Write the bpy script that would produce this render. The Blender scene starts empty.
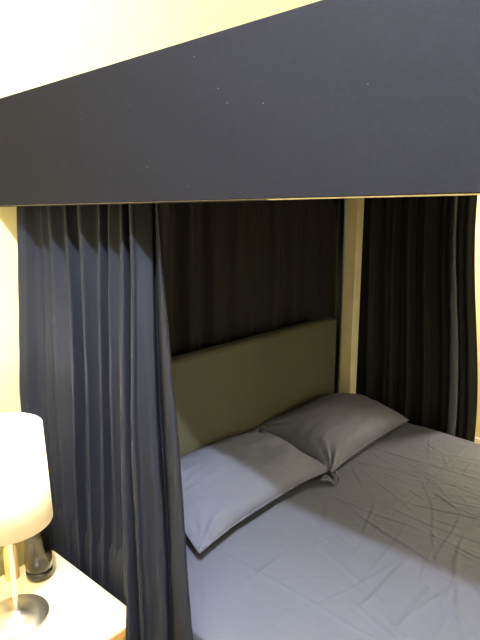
import bpy, bmesh, math, random
from mathutils import Vector, noise, Matrix
random.seed(4)
S = bpy.context.scene
COL = S.collection

# ------------------------------------------------------------------ camera
AZ = math.radians(49.1); PITCH = math.atan(104/531.0)
cam_d = bpy.data.cameras.new('camera'); cam = bpy.data.objects.new('camera', cam_d); COL.objects.link(cam)
cam.location = (0, 0, 1.5)
cam.rotation_euler = (math.pi/2-PITCH, 0, -AZ)
cam_d.sensor_fit = 'VERTICAL'; cam_d.sensor_height = 24
cam_d.lens = 531.0/640*24
cam_d.clip_start = 0.02
S.camera = cam

# ------------------------------------------------------------------ world, lamps, exposure
w = bpy.data.worlds.new('world'); S.world = w; w.use_nodes = True
w.node_tree.nodes['Background'].inputs[0].default_value = (1.0, .9, .75, 1)
w.node_tree.nodes['Background'].inputs[1].default_value = 0.3

def lamp(name, loc, power, color, radius):
    d = bpy.data.lights.new(name, 'POINT'); d.energy = power; d.color = color; d.shadow_soft_size = radius
    o = bpy.data.objects.new(name, d); COL.objects.link(o); o.location = loc
    return o
lamp('ceiling_bulb', (.055, .10, 2.45), 270, (.93, .95, 1.0), .022)
lamp('far_side_bulb', (3.15, .50, 1.45), 78, (1.0, .88, .68), .07)
lamp('foot_side_fill', (1.7, -2.1, 1.75), 48, (.96, .97, 1.0), .25)  # unseen fill light, added to lift the shaded bed interior
S.view_settings.view_transform = 'Standard'; S.view_settings.look = 'None'
S.view_settings.gamma = 1; S.view_settings.use_curve_mapping = False
S.view_settings.exposure = 0.0

# ------------------------------------------------------------------ materials
def mat(name, col, rough=.8, metal=0, spec=.3, weave=None, weave_str=.1, var=.0, var_scale=6, sheen=0, trans=0, bump_scale=None, bump=.1, specks=False, wood=False):
    m = bpy.data.materials.new(name); m.use_nodes = True
    nt = m.node_tree; b = nt.nodes['Principled BSDF']
    b.inputs['Base Color'].default_value = (*col, 1); b.inputs['Roughness'].default_value = rough
    b.inputs['Metallic'].default_value = metal; b.inputs['Specular IOR Level'].default_value = spec
    if sheen:
        b.inputs['Sheen Weight'].default_value = sheen; b.inputs['Sheen Roughness'].default_value = .5
    if trans: b.inputs['Transmission Weight'].default_value = trans
    tc = nt.nodes.new('ShaderNodeTexCoord')
    def N(scale, detail=3, dist=0, src=None):
        n = nt.nodes.new('ShaderNodeTexNoise'); n.inputs['Scale'].default_value = scale
        n.inputs['Detail'].default_value = detail; n.inputs['Distortion'].default_value = dist
        nt.links.new(src or tc.outputs['Object'], n.inputs['Vector']); return n
    cur = None
    if wood:
        mp = nt.nodes.new('ShaderNodeMapping'); mp.inputs['Scale'].default_value = (1, 8, 8)
        nt.links.new(tc.outputs['Object'], mp.inputs[0])
        n = N(5, 4, 1.0, mp.outputs[0])
    elif var: n = N(var_scale, 4)
    if var:
        r = nt.nodes.new('ShaderNodeValToRGB')
        r.color_ramp.elements[0].position = .35; r.color_ramp.elements[1].position = .65
        r.color_ramp.elements[0].color = (*[c*(1-var) for c in col], 1)
        r.color_ramp.elements[1].color = (*[min(1, c*(1+var)) for c in col], 1)
        nt.links.new(n.outputs[0], r.inputs[0]); cur = r.outputs[0]
    if specks:
        v = nt.nodes.new('ShaderNodeTexVoronoi'); v.inputs['Scale'].default_value = 30
        v.inputs['Randomness'].default_value = 1
        nt.links.new(tc.outputs['Object'], v.inputs['Vector'])
        lt = nt.nodes.new('ShaderNodeMath'); lt.operation = 'LESS_THAN'; lt.inputs[1].default_value = .032
        nt.links.new(v.outputs['Distance'], lt.inputs[0])
        mx = nt.nodes.new('ShaderNodeMixRGB'); mx.inputs[2].default_value = (.13, .13, .14, 1)
        if cur: nt.links.new(cur, mx.inputs[1])
        else: mx.inputs[1].default_value = (*col, 1)
        nt.links.new(lt.outputs[0], mx.inputs[0]); cur = mx.outputs[0]
    if cur: nt.links.new(cur, b.inputs['Base Color'])
    if weave:
        n2 = N(weave, 2)
        bp = nt.nodes.new('ShaderNodeBump'); bp.inputs['Strength'].default_value = weave_str; bp.inputs['Distance'].default_value = .002
        nt.links.new(n2.outputs[0], bp.inputs['Height'])
        last = bp
        if bump_scale:
            n3 = N(bump_scale, 4, .8)
            b3 = nt.nodes.new('ShaderNodeBump'); b3.inputs['Strength'].default_value = bump; b3.inputs['Distance'].default_value = .01
            nt.links.new(n3.outputs[0], b3.inputs['Height']); nt.links.new(bp.outputs[0], b3.inputs['Normal']); last = b3
        nt.links.new(last.outputs[0], b.inputs['Normal'])
    return m

M = dict(
    wall=mat('cream_paint', (.73, .66, .36), .9, weave=60, weave_str=.05),
    ceiling=mat('white_paint', (.8, .78, .7), .9, weave=60, weave_str=.05),
    floor=mat('oak_floor', (.35, .22, .12), .5, var=.3, wood=True),
    trim=mat('white_trim', (.8, .78, .72), .5),
    pelmet=mat('navy_canvas', (.0075, .0080, .0125), .9, weave=900, weave_str=.3, var=.10, var_scale=120, specks=True, spec=.12),
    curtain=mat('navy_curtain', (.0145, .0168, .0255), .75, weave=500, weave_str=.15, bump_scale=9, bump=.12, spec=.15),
    dark=mat('shaded_navy_curtain', (.0100, .0108, .0130), .8, weave=500, weave_str=.15, bump_scale=9, bump=.15, spec=.25),  # same navy cloth, with the shade inside the bed put into its colour
    hem=mat('hem_light_tone', (.080, .090, .115), .8, weave=300, weave_str=.4, bump_scale=30, bump=.5),  # paler grey paints in the light catching the far curtain's edge
    head=mat('olive_fabric', (.066, .067, .047), .85, weave=700, weave_str=.5, var=.1, var_scale=200),
    duvet=mat('slate_cotton', (.112, .121, .166), .75, weave=500, weave_str=.1, bump_scale=14, bump=.12, spec=.25),
    pillow=mat('slate_pillowcase', (.118, .128, .180), .72, weave=500, weave_str=.1, bump_scale=8, bump=.12, spec=.25),
    mattress=mat('mattress_ticking', (.6, .6, .58), .8),
    post=mat('beige_paint', (.80, .72, .48), .5, var=.05, var_scale=12),
    birch=mat('birch', (.90, .78, .52), .45, var=.06, wood=True),
    edge=mat('birch_edge', (.50, .27, .08), .5, var=.2, wood=True),
    shade=mat('white_shade', (.93, .91, .86), .9, weave=400, weave_str=.2),
    chrome=mat('brushed_nickel', (.75, .72, .66), .42, metal=1),
    bulb=mat('bulb_glass', (.9, .9, .85), .3),
    glass=mat('smoked_glass', (.36, .35, .34), .03, trans=1, spec=.5),
    base_glass=mat('black_glass', (.02, .02, .022), .08, spec=.6),
    amber=mat('amber_glass', (.75, .50, .20), .12, spec=.5),
    roof=mat('navy_lining', (.02, .02, .03), .9),
)
for k_, v_ in (('Emission Color', (1.0, .88, .68, 1)), ('Emission Strength', 190)):
    M['bulb'].node_tree.nodes['Principled BSDF'].inputs[k_].default_value = v_
# shade lets a little light through
nt = M['shade'].node_tree; sb = nt.nodes['Principled BSDF']
tr = nt.nodes.new('ShaderNodeBsdfTranslucent'); tr.inputs[0].default_value = (.95, .90, .80, 1)
ms = nt.nodes.new('ShaderNodeMixShader'); ms.inputs[0].default_value = .55
nt.links.new(sb.outputs[0], ms.inputs[1]); nt.links.new(tr.outputs[0], ms.inputs[2])
nt.links.new(ms.outputs[0], nt.nodes['Material Output'].inputs[0])

# ------------------------------------------------------------------ helpers
def link(name, me, m, parent=None, smooth=True):
    if m: me.materials.append(m)
    for p in me.polygons: p.use_smooth = smooth
    o = bpy.data.objects.new(name, me); COL.objects.link(o)
    if parent: o.parent = parent
    return o
def obj(name, bm, m, parent=None, smooth=True):
    bmesh.ops.recalc_face_normals(bm, faces=bm.faces)
    me = bpy.data.meshes.new(name); bm.to_mesh(me); bm.free()
    return link(name, me, m, parent, smooth)
def tag(o, label, cat, group=None):
    o['label'] = label; o['category'] = cat
    if group: o['group'] = group
    return o
def empty(name, loc, label, cat, group=None):
    o = bpy.data.objects.new(name, None); COL.objects.link(o); o.location = loc; o.empty_display_size = .05
    return tag(o, label, cat, group)
def box(bm, a, b, bev=0):
    a = Vector(a); b = Vector(b)
    r = bmesh.ops.create_cube(bm, size=1)
    for v in r['verts']:
        v.co = Vector(((a[i]+b[i])/2 + v.co[i]*(b[i]-a[i]) for i in range(3)))
    if bev:
        es = list({e for v in r['verts'] for e in v.link_edges})
        bmesh.ops.bevel(bm, geom=es, offset=bev, segments=3, profile=.5, affect='EDGES')
def boxo(name, a, b, m, parent=None, bev=.003, org=(0, 0, 0)):
    bm = bmesh.new(); o3 = Vector(org)
    box(bm, Vector(a)-o3, Vector(b)-o3, bev)
    o = obj(name, bm, m, parent, smooth=False); return o
def struct(name, a, b, m):
    o = boxo(name, a, b, m, bev=0); o['kind'] = 'structure'; return o
def lathe(name, prof, m, parent=None, seg=64, loc=(0, 0, 0), close=False):
    bm = bmesh.new(); rings = []
    for r, z in prof:
        if r < 1e-5: rings.append([bm.verts.new((loc[0], loc[1], loc[2]+z))])
        else: rings.append([bm.verts.new((loc[0]+r*math.cos(2*math.pi*i/seg), loc[1]+r*math.sin(2*math.pi*i/seg), loc[2]+z)) for i in range(seg)])
    pairs = list(zip(rings, rings[1:]))
    if close: pairs.append((rings[-1], rings[0]))
    for A, B in pairs:
        for i in range(seg):
            j = (i+1) % seg
            if len(A) == 1: bm.faces.new((A[0], B[i], B[j]))
            elif len(B) == 1: bm.faces.new((A[i], A[j], B[0]))
            else: bm.faces.new((A[i], A[j], B[j], B[i]))
    o = obj(name, bm, m, parent); return o
def sheet(name, f, nu, nv, m, parent=None, thick=.003, org=(0, 0, 0)):
    """cloth from a function f(u,v)->(x,y,z), with thickness"""
    vs = [Vector(f(i/nu, j/nv))-Vector(org) for j in range(nv+1) for i in range(nu+1)]
    fs = [(j*(nu+1)+i, j*(nu+1)+i+1, (j+1)*(nu+1)+i+1, (j+1)*(nu+1)+i) for j in range(nv) for i in range(nu)]
    me = bpy.data.meshes.new(name); me.from_pydata([tuple(v) for v in vs], [], fs)
    o = link(name, me, m, parent)
    if thick:
        s = o.modifiers.new('thickness', 'SOLIDIFY'); s.thickness = thick; s.offset = 0
    return o
def lerp(a, b, t): return a+(b-a)*t
def ss(a, b, x):
    t = max(0, min(1, (x-a)/(b-a))); return t*t*(3-2*t)

# ------------------------------------------------------------------ room
X0, X1, Y0, Y1, ZC = -1.5, 3.45, -2.6, 1.51, 2.6
struct('floor', (X0, Y0, -.05), (X1, Y1, 0), M['floor'])
struct('ceiling', (X0, Y0, ZC), (X1, Y1, ZC+.05), M['ceiling'])
struct('wall_head', (X0-.1, Y1, -.05), (X1+.1, Y1+.1, ZC+.05), M['wall'])
struct('wall_foot', (X0-.1, Y0-.1, -.05), (X1+.1, Y0, ZC+.05), M['wall'])
struct('wall_left', (X0-.1, Y0, -.05), (X0, Y1, ZC+.05), M['wall'])
struct('wall_right', (X1, Y0, -.05), (X1+.1, Y1, ZC+.05), M['wall'])
struct('baseboard_head', (X0, Y1-.015, 0), (X1, Y1, .09), M['trim'])
struct('baseboard_right', (X1-.015, Y0, 0), (X1, Y1-.015, .09), M['trim'])

# ------------------------------------------------------------------ bed
BX0, BX1 = .775, 2.37      # mattress sides
HB_Y = 1.285               # headboard front
ZP, ZT = 1.527, 1.794      # pelmet bottom and top
FY = -.80                  # foot end of the canopy
bed = empty('four_poster_bed', (1.58, .3, 0), 'four-poster bed with navy fabric pelmet, beige posts and olive headboard', 'bed')
BO = Vector(bed.location)
def bp(name, a, b, m, bev=.003): return boxo(name, a, b, m, bed, bev, BO)
bp('post', (2.400, 1.312, 0), (2.466, 1.378, 1.775), M['post'], .003)
bp('post', (.80, 1.36, 0), (.86, 1.42, 1.775), M['post'], .003)
bp('post', (.80, FY+.03, 0), (.86, FY+.09, 1.775), M['post'], .003)
bp('post', (2.400, FY+.03, 0), (2.466, FY+.09, 1.775), M['post'], .003)
bp('side_rail', (.80, FY+.09, .20), (.835, 1.36, .30), M['post'])
bp('side_rail', (2.375, FY+.09, .20), (2.41, 1.312, .30), M['post'])
bp('end_rail', (.86, FY+.04, .20), (2.40, FY+.075, .30), M['post'])
bp('slat_base', (.835, FY+.1, .235), (2.375, 1.28, .26), M['post'])
# pelmet: a board wrapped in navy cloth, with the bare board edge left showing underneath
def pelmet_mesh(p0, p1, th, z0, z1):
    bm = bmesh.new(); box(bm, p0, p1, 0)
    return bm
o = boxo('pelmet', (.684, FY, ZP), (.690, Y1-.001, ZT), M['pelmet'], bed, .0015, BO)
o = boxo('pelmet_board', (.6902, FY+.006, ZP-.0015), (.706, Y1-.001, ZT-.004), M['post'], bed, .001, BO)
boxo('pelmet', (.690, FY, ZP), (2.52, FY+.006, ZT), M['pelmet'], bed, .0015, BO)
boxo('canopy_roof', (.706, FY+.006, 1.776), (2.60, 1.505, 1.788), M['roof'], bed, 0, BO)
boxo('canopy_rail', (2.56, FY+.006, 1.73), (2.60, 1.505, 1.776), M['post'], bed, .002, BO)
boxo('curtain_track', (.735, .70, 1.745), (.760, 1.50, 1.776), M['trim'], bed, .002, BO)
boxo('pelmet_lining', (.690, .54, ZP-.0022), (.7075, Y1-.002, ZP-.0006), M['roof'], bed, 0, BO)
# headboard, softly padded
def headboard():
    bm = bmesh.new()
    box(bm, (.86, HB_Y, .20), (2.205, HB_Y+.075, 1.022), .022)
    for v in bm.verts: v.co -= BO
    return obj('headboard', bm, M['head'], bed)
hb = headboard()
boxo('headboard_strut', (2.203, HB_Y+.03, .26), (2.402, HB_Y+.06, .34), M['post'], bed, .002, BO)
# thin welt seam running along the top and side of the headboard
def tube(name, pts, r, m, parent, org, seg=8):
    cu = bpy.data.curves.new(name, 'CURVE'); cu.dimensions = '3D'; cu.bevel_depth = r; cu.bevel_resolution = 2
    sp = cu.splines.new('POLY'); sp.points.add(len(pts)-1)
    for p, q in zip(sp.points, pts): p.co = (*(Vector(q)-Vector(org)), 1)
    tmp = bpy.data.objects.new(name, cu); COL.objects.link(tmp)
    dg = bpy.context.evaluated_depsgraph_get(); me = bpy.data.meshes.new_from_object(tmp.evaluated_get(dg))
    bpy.data.objects.remove(tmp)
    return link(name, me, m, parent)
tube('piping', [(.88, HB_Y+.004, 1.008), (2.180, HB_Y+.004, 1.008), (2.191, HB_Y+.004, .997), (2.191, HB_Y+.004, .50)], .0035, M['head'], bed, BO)

# ------------------------------------------------------------------ mattress and duvet
bm = bmesh.new(); box(bm, (BX0+.06, FY+.13, .262), (BX1-.012, 1.275, .478), .04)
tag(obj('mattress', bm, M['mattress']), 'mattress lying under the slate grey duvet on the bed', 'mattress')
ZB = .53
def ridge(p, k=3.0):
    return 1-min(1, abs(noise.noise(p))*k)
random.seed(11)
creases = []
# long packing creases: two directions, slightly wandering
for y in (.02, .36, .66): creases.append(('y', y, random.uniform(0, 9), .0035))
for x in (1.02, 1.52, 1.98): creases.append(('x', x, random.uniform(0, 9), .0035))
tens = []
for i in range(150):
    cx_ = random.gauss(1.90, .33); cy_ = random.gauss(.42, .24)
    a = random.gauss(1.5, .28) if random.random() < .6 else random.gauss(.4, .4); L = random.uniform(.05, .24)
    tens.append((cx_, cy_, math.cos(a), math.sin(a), L, random.uniform(.003, .005), random.uniform(.0008, .0026), random.uniform(0, 9)))
for i in range(26):
    cx_ = random.uniform(.85, 1.7); cy_ = random.uniform(.1, .9); a = random.uniform(-.3, 1.3)
    tens.append((cx_, cy_, math.cos(a), math.sin(a), random.uniform(.06, .26), random.uniform(.005, .010), random.uniform(.0010, .0026), random.uniform(0, 9)))
def duvet_top(x, y):
    h = .010*noise.noise(Vector((x*2.2, y*2.2, 3))) + .004*noise.noise(Vector((x*6, y*6, 7)))
    q = Vector((x*8+y*1.0, y*2.6-x*.8, 1.3)); m = .35+.65*ss(1.2, 2.0, x)
    h += .0022*m*max(0, ridge(q, 5)-.45)
    q = Vector((x*9+2*noise.noise(Vector((x*3, y*3, 0))), y*9, 5.1)); h += .0014*max(0, ridge(q, 6)-.5)
    q = Vector((x*16, y*22+x*8, 2.2)); h += .0010*m*max(0, ridge(q, 5)-.4)
    for ax, c, s, a in creases:
        t, o_ = (x, y) if ax == 'y' else (y, x)
        d = o_-c-.012*noise.noise(Vector((t*3, s, 0)))
        k = .5+.8*noise.noise(Vector((t*4, s, 4)))
        h += a*max(0, k)*math.exp(-(d/.0045)**2)
    for cx_, cy_, ca, sa, L, wd, am, s in tens:
        dx = x-cx_; dy = y-cy_
        if abs(dx) > .27 or abs(dy) > .27: continue
        u = dx*ca+dy*sa
        if abs(u) > L: continue
        v = -dx*sa+dy*ca - .004*math.sin(u*16+s)
        if abs(v) > .05: continue
        h += am*(1-(u/L)**2)*(math.exp(-(v/wd)**2)-.6*math.exp(-((v-wd*1.6)/wd)**2))
    return h
DX0, DX1 = .775, 2.372
def duvet_f(u, v):
    # u across (with drops on both sides), v from head to foot
    drop = .24; W = DX1-DX0; T = W+2*drop
    s = u*T; y = lerp(1.262, FY+.10, v)
    r = .055
    if s < drop: x = DX0; z = ZB-(drop-s); e = drop-s
    elif s > drop+W: x = DX1; z = ZB-(s-drop-W); e = s-drop-W
    else: x = DX0+s-drop; z = ZB; e = 0
    # round the shoulders
    if e == 0:
        d = min(x-DX0, DX1-x)
        if d < r: t = 1-d/r; z -= r*.42*t*t
        z -= .035*ss(1.75, 2.37, x)*ss(.9, .2, y)
        z += duvet_top(x, y)*min(1, d/r+.15)
    else:
        z -= r*.42
        if x > 1.5: z -= .035*ss(.9, .2, y)
        out = .008*math.sin(y*17+noise.noise(Vector((y*3, 0, 0)))*4)*min(1, e/.1)
        x += out*(-1 if s < drop else 1)
        x += (-.0 if s < drop else .012)*math.sin(min(1, e/.05)*math.pi/2)
        if s < drop: x = max(x, .773) if z > .3 else x
    return x, y, z
dv = sheet('duvet', duvet_f, 420, 420, M['duvet'], thick=0)
tag(dv, 'creased slate grey duvet spread flat over the bed, below both pillows', 'duvet')

# ------------------------------------------------------------------ pillows
def pillow(name, c, size, tilt, rz, T, seed, label, ears=.02, round_back=0):
    hx, hy = size[0]/2, size[1]/2
    rnd = random.Random(seed); off = rnd.uniform(0, 50)
    n = 90
    bm = bmesh.new()
    R_ = Matrix.Rotation(rz, 4, 'Z') @ Matrix.Rotation(tilt, 4, 'X')
    def pt(u, v, side):
        au, av = abs(u), abs(v)
        e = (1-au**2.6)*(1-av**2.6)
        t = T*max(0, e)**.55
        # outline pulled in at the middle of each side, corners left as ears
        x = u*hx*(1-.045*(1-av**2)*au**3); y = v*hy*(1-.06*(1-au**2)*av**3)
        k = max(0, au+av-1.55)/.45
        x += math.copysign(ears*k*.5, u); y += math.copysign(ears*k*.5, v)
        z = side*t*(1.0 if side > 0 else 1.15)
        if side > 0:
            # pinch creases fanning from corners
            for su in (-1, 1):
                for sv in (-1, 1):
                    ddx = (u-su)*hx; ddy = (v-sv)*hy
                    r = math.hypot(ddx, ddy); a = math.atan2(abs(ddy), abs(ddx))
                    z += .0075*math.sin(a*13+off+su+sv*2)*math.exp(-(r/.085)**2)*min(1, r/.02)
            z += (.007*noise.noise(Vector((u*1.6+off, v*1.6, 0)))+.003*noise.noise(Vector((u*5+off, v*4, 3))))*min(1, e*3)
            z += .0022*max(0, ridge(Vector((u*2.5+v*1.2+off, v*5, 1)), 4)-.4)*min(1, e*3)
        else: z += -.002
        if round_back:
            kb = round_back*max(0, u+v-.9)/1.1; x -= .06*kb; y -= .05*kb; z -= .05*kb*kb
        return R_ @ Vector((x, y, z))
    top = [[bm.verts.new(pt(-1+2*i/n, -1+2*j/n, 1)) for i in range(n+1)] for j in range(n+1)]
    bot = [[bm.verts.new(pt(-1+2*i/n, -1+2*j/n, -1)) for i in range(n+1)] for j in range(n+1)]
    for g, fl in ((top, 0), (bot, 1)):
        for j in range(n):
            for i in range(n):
                q = [g[j][i], g[j][i+1], g[j+1][i+1], g[j+1][i]]
                bm.faces.new(q[::-1] if fl else q)
    rim = lambda g: [g[0][i] for i in range(n)]+[g[j][n] for j in range(n)]+[g[n][i] for i in range(n, 0, -1)]+[g[j][0] for j in range(n, 0, -1)]
    a, b = rim(top), rim(bot)
    for i in range(len(a)):
        j = (i+1) % len(a); bm.faces.new((a[i], b[i], b[j], a[j]))
    seam = [a[i].co.copy().lerp(b[i].co, .5) for i in range(len(a))]
    o = obj(name, bm, M['pillow']); o.location = c
    tag(o, label, 'pillow', 'pillows on the bed')
    seam.append(seam[0])
    tube('seam', [tuple(p) for p in seam], .0028, M['pillow'], o, (0, 0, 0))
    return o
pw = pillow('pillow', (1.274, 1.125, .626), (.655, .34), math.radians(16), math.radians(-1), .056, 3,
            'slate grey pillow nearest the drawn-back navy curtain, half lit and half in shadow', round_back=.5)
# crumpled open end of the pillowcase poking out under its far corner
def flap_f(u, v):
    a = u*math.pi*1.15
    x = 1.555+.105*u+.01*math.sin(v*9); y = .955-.045*math.sin(a)*(.4+.6*v)+.01*math.sin(u*14)
    z = .540+.022*v*math.sin(u*7+1)**2+.006*math.sin(u*23+v*5)
    return x, y, z
sheet('pillowcase_flap', flap_f, 40, 10, M['pillow'], pw, thick=.0025, org=pw.location)
pillow('pillow', (1.925, 1.105, .617), (.66, .35), math.radians(13), math.radians(0), .078, 8,
           'slate grey pillow beside the beige bed post, plumper and wholly in shadow', ears=.012, round_back=1)

# ------------------------------------------------------------------ near curtain, pulled back towards the head of the bed
# each control point: position along the bed at three heights, distance from the room side at the same heights
ctrl = [
 ((.860, .818, .776), (.790, .770, .742)),
 ((.862, .822, .780), (.765, .748, .732)),
 ((.864, .838, .812), (.768, .738, .722)),
 ((.867, .860, .842), (.785, .745, .724)),
 ((.870, .869, .856), (.810, .790, .758)),
 ((.876, .875, .864), (.806, .788, .756)),
 ((.880, .881, .870), (.780, .752, .728)),
 ((.900, .905, .890), (.768, .738, .716)),
 ((.930, .935, .930), (.748, .735, .722)),
 ((.945, .955, .945), (.738, .728, .712)),
 ((.954, .970, .955), (.728, .712, .698)),
 ((.960, .978, .964), (.728, .710, .697)),
 ((.962, .981, .969), (.738, .718, .704)),
 ((.956, .976, .968), (.778, .752, .728)),
 ((.970, .992, .995), (.758, .735, .700)),
 ((.984, 1.008, 1.030), (.742, .722, .672)),
 ((.990, 1.018, 1.046), (.740, .722, .670)),
 ((.992, 1.021, 1.050), (.750, .730, .676)),
]
F = dict(top=[.990, 1.035, 1.078, 1.155, 1.227, 1.290, 1.33, 1.464],
         mid=[1.020, 1.065, 1.105, 1.170, 1.235, 1.315, 1.37, 1.526],
         bot=[1.045, 1.090, 1.140, 1.200, 1.260, 1.320, 1.375, 1.475])
AM = [.022, .034, .042, .044, .030, .018, .056]
for k in range(7):
    for t in ((-.25, .04, .5, .88, 1.0, .97) if k < 6 else (-.05, .3, .7, 1.0)):
        ys = tuple(lerp(F[r][k], F[r][k+1], t) for r in ('top', 'mid', 'bot'))
        h = {-.25: 0, -.05: 0, .04: .12, .5: .56, .88: .95, .97: .6, .3: .35, .7: .8, 1.0: 1}[t]
        xs = tuple(b-AM[k]*s*h for b, s in ((.772, 1), (.782, 1.1), (.785, 1.1)))
        ctrl.append((ys, xs))
ZR = (1.5, .95, .45)
def tri(v3, z):
    if z >= ZR[1]: t = min(1.3, (z-ZR[1])/(ZR[0]-ZR[1])); return lerp(v3[1], v3[0], t)
    t = min(1.4, (ZR[1]-z)/(ZR[1]-ZR[2])); return lerp(v3[1], v3[2], t)
cum = [0]
for a, b in zip(ctrl, ctrl[1:]):
    cum.append(cum[-1]+math.hypot(a[0][1]-b[0][1], a[1][1]-b[1][1])+.004)
NU = 520
def section(z):
    pts = []
    k = 0
    for i in range(NU+1):
        s = cum[-1]*i/NU
        while k < len(cum)-2 and s > cum[k+1]: k += 1
        t = (s-cum[k])/(cum[k+1]-cum[k])
        xa, xb = tri(ctrl[k][1], z), tri(ctrl[k+1][1], z)
        x = lerp(xa, xb, t); y = lerp(tri(ctrl[k][0], z)*xa, tri(ctrl[k+1][0], z)*xb, t)/.735
        y = lerp(tri(ctrl[k][0], z), tri(ctrl[k+1][0], z), t)*x/.735
        pts.append([x, y])
    for _ in range(9):
        q = [p[:] for p in pts]
        for i in range(1, NU):
            for c in (0, 1): q[i][c] = .25*pts[i-1][c]+.5*pts[i][c]+.25*pts[i+1][c]
        pts = q
    return pts
NV = 150; rows = []
for j in range(NV+1):
    z = lerp(1.745, .03, j/NV)
    row = []
    for i, (x, y) in enumerate(section(z)):
        s = i/NU
        x += .010*noise.noise(Vector((s*7, z*1.5, 0)))+.003*noise.noise(Vector((s*14, z*3, 0)))+.0015*noise.noise(Vector((s*30, z*9, 2)))
        if s < .35: x += .0022*noise.noise(Vector((s*25, z*14, 9)))*ss(1.3, .7, z)
        y += .004*noise.noise(Vector((s*9, z*2, 5)))+(.010*noise.noise(Vector((s*5, z*1.8, 8)))*ss(.45, .6, s)*ss(1.6, 1.2, z))
        if y > .961 and z < .60: x = max(x, lerp(.732, .68, ss(.52, .60, z)))
        if z < .66: x = min(x, lerp(.765, .82, ss(.57, .66, z)))
        y = min(y, 1.495)
        x = max(x, .712) if z > 1.5 else x
        row.append((x, y, z))
    rows.append(row)
cur = sheet('curtain', lambda u, v: rows[min(NV, round(v*NV))][min(NU, round(u*NU))], NU, NV, M['curtain'], thick=.0018)
tag(cur, 'navy curtain hanging in folds beside the lamp and nightstand, lit below a dark top', 'curtain', 'curtains of the four-poster bed')

# ------------------------------------------------------------------ curtains behind the headboard and on the far side
def gather(t, seed, n, spread=.45):
    a = 2*math.pi*n*t+spread*6*noise.noise(Vector((t*n*.35, seed, 0)))
    return math.sin(a)*.7+.3*math.sin(2.3*a+seed)+.5*noise.noise(Vector((t*n*1.1, seed, 4)))
def back_f(u, v):
    z = lerp(1.76, .04, v); x = lerp(.815, 2.585, u)
    a = .022*(gather(u+.02*noise.noise(Vector((u*6, z*1.2, 1)))*v*2, 2.1, 11))
    a += .004*noise.noise(Vector((u*22, z*2, 3)))
    fine = .006*math.sin(u*2*math.pi*62)*ss(1.35, 1.75, z)
    return x, min(1.492, max(1.43 if x < .88 else (1.455 if x > 2.3 else 1.40), 1.455+a+fine)), z
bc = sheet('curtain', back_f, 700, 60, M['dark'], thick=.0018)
tag(bc, 'navy curtain, shade put into its colour, hanging in gathered folds behind the olive headboard', 'curtain', 'curtains of the four-poster bed')
def far_f(u, v):
    z = lerp(1.72, .04, v)
    y = lerp(1.435, .792-.080*ss(1.55, .5, z), u)
    a = .022*gather(u, 5.7, 7)+.005*noise.noise(Vector((u*20, z*2, 3)))
    a += -.035*math.exp(-((u-.87)/.035)**2)
    return max(2.473, min(2.556, 2.515+a)), y, z
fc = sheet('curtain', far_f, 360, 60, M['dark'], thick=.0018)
tag(fc, 'navy curtain, coloured darker for shade, on the far side of the bed, right of the beige post', 'curtain', 'curtains of the four-poster bed')
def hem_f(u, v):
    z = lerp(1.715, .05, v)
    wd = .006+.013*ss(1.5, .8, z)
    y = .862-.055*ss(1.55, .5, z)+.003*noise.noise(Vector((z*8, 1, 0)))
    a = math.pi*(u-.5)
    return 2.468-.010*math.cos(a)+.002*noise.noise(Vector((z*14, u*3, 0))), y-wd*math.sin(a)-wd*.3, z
sheet('hem', hem_f, 14, 120, M['hem'], fc, thick=.0015)['label'] = 'hem of the curtain, paler grey painted for light on its edge'

# ------------------------------------------------------------------ nightstand
NZ = .50
ns = empty('nightstand', (.50, 1.17, 0), 'pale birch nightstand under the white lamp, left of the navy curtain', 'nightstand')
NO = Vector(ns.location)
boxo('tabletop', (.27, .965, NZ-.004), (.726, 1.385, NZ), M['birch'], ns, .001, NO)
boxo('edge_band', (.27, .963, NZ-.026), (.726, 1.387, NZ-.004), M['edge'], ns, .001, NO)
boxo('side_panel', (.275, .985, .10), (.293, 1.38, NZ-.026), M['birch'], ns, .001, NO)
boxo('side_panel', (.703, .985, .10), (.721, 1.38, NZ-.026), M['birch'], ns, .001, NO)
boxo('back_panel', (.293, 1.368, .10), (.703, 1.38, NZ-.026), M['birch'], ns, .001, NO)
boxo('bottom_panel', (.293, .985, .10), (.703, 1.368, .118), M['birch'], ns, .001, NO)
for z0, z1 in ((.125, .292), (.298, .468)):
    dr = boxo('drawer', (.295, .972, z0), (.701, 1.34, z1), M['birch'], ns, .002, NO)
    kb = lathe('knob', [(0, 0), (.006, 0), (.006, .014), (.013, .018), (.014, .026), (0, .03)], M['chrome'], dr, 24)
    kb.rotation_euler = (math.pi/2, 0, 0); kb.location = Vector((.498, .972, (z0+z1)/2))-NO
for x in (.29, .685):
    for y in (1.0, 1.345):
        boxo('leg', (x, y, 0), (x+.026, y+.026, .10), M['birch'], ns, .002, NO)

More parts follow.
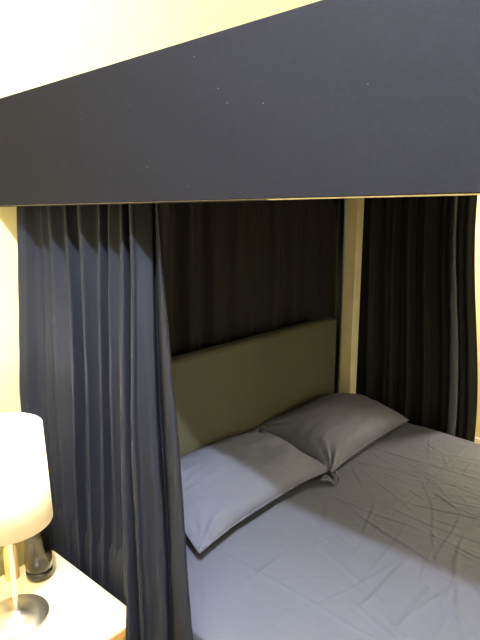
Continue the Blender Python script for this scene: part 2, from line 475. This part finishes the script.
# ------------------------------------------------------------------ table lamp
lp = empty('table_lamp', (.52, 1.20, NZ), 'table lamp with white drum shade and round metal base on the nightstand', 'lamp')
lathe('base', [(0, 0), (.077, 0), (.079, .003), (.077, .007), (.05, .011), (.016, .014), (.010, .022), (0, .022)], M['chrome'], lp)
lathe('stem', [(0, .02), (.008, .02), (.0065, .05), (.0065, .36), (.011, .365), (.011, .40), (0, .40)], M['chrome'], lp, 32)
bz, tz, rb, rt = .268, .512, .104, .095
lathe('lamp_shade', [(rb, bz), (rt, tz), (rt-.002, tz), (rb-.002, bz)], M['shade'], lp, 96, close=True)
lathe('bulb', [(0, .40), (.013, .40), (.014, .43), (.028, .465), (.030, .485), (.022, .508), (0, .516)], M['bulb'], lp, 32)
def spider():
    bm = bmesh.new()
    for a in (0, 2.094, 4.189):
        r = bmesh.ops.create_cone(bm, cap_ends=True, segments=8, radius1=.0015, radius2=.0015, depth=rb-.012)
        mt = Matrix.Rotation(a, 4, 'Z') @ Matrix.Translation(((rb+.004)/2, 0, .385)) @ Matrix.Rotation(math.pi/2, 4, 'Y')
        bmesh.ops.transform(bm, matrix=mt, verts=r['verts'])
    return bm
obj('shade_frame', spider(), M['chrome'], lp)

# ------------------------------------------------------------------ smoked glass vase and small amber bottle
va = empty('vase', (.640, 1.305, NZ), 'smoked grey glass vase with a thick black base behind the lampshade', 'vase')
lathe('glass_body', [(.031, .024), (.036, .032), (.0368, .05), (.0362, .085), (.034, .13), (.029, .18), (.022, .22), (.017, .25),
                     (.019, .262), (.017, .263), (.0150, .25), (.0195, .22), (.0262, .18), (.0310, .13), (.0332, .085), (.0338, .05), (.033, .034), (.029, .027)],
      M['glass'], va, 64, close=True)
lathe('black_base', [(0, 0), (.030, 0), (.035, .006), (.0362, .018), (.035, .026), (.028, .0235), (0, .023)], M['base_glass'], va)
ab = empty('bottle', (.585, 1.355, NZ), 'small amber bottle standing behind the lamp stem, left of the smoked vase', 'bottle')
lathe('bottle_body', [(0, 0), (.017, 0), (.0185, .004), (.0185, .085), (.014, .098), (.008, .104), (.008, .108), (0, .108)], M['amber'], ab, 40)
lathe('cap', [(0, .107), (.0095, .107), (.0095, .127), (0, .128)], M['base_glass'], ab, 32)
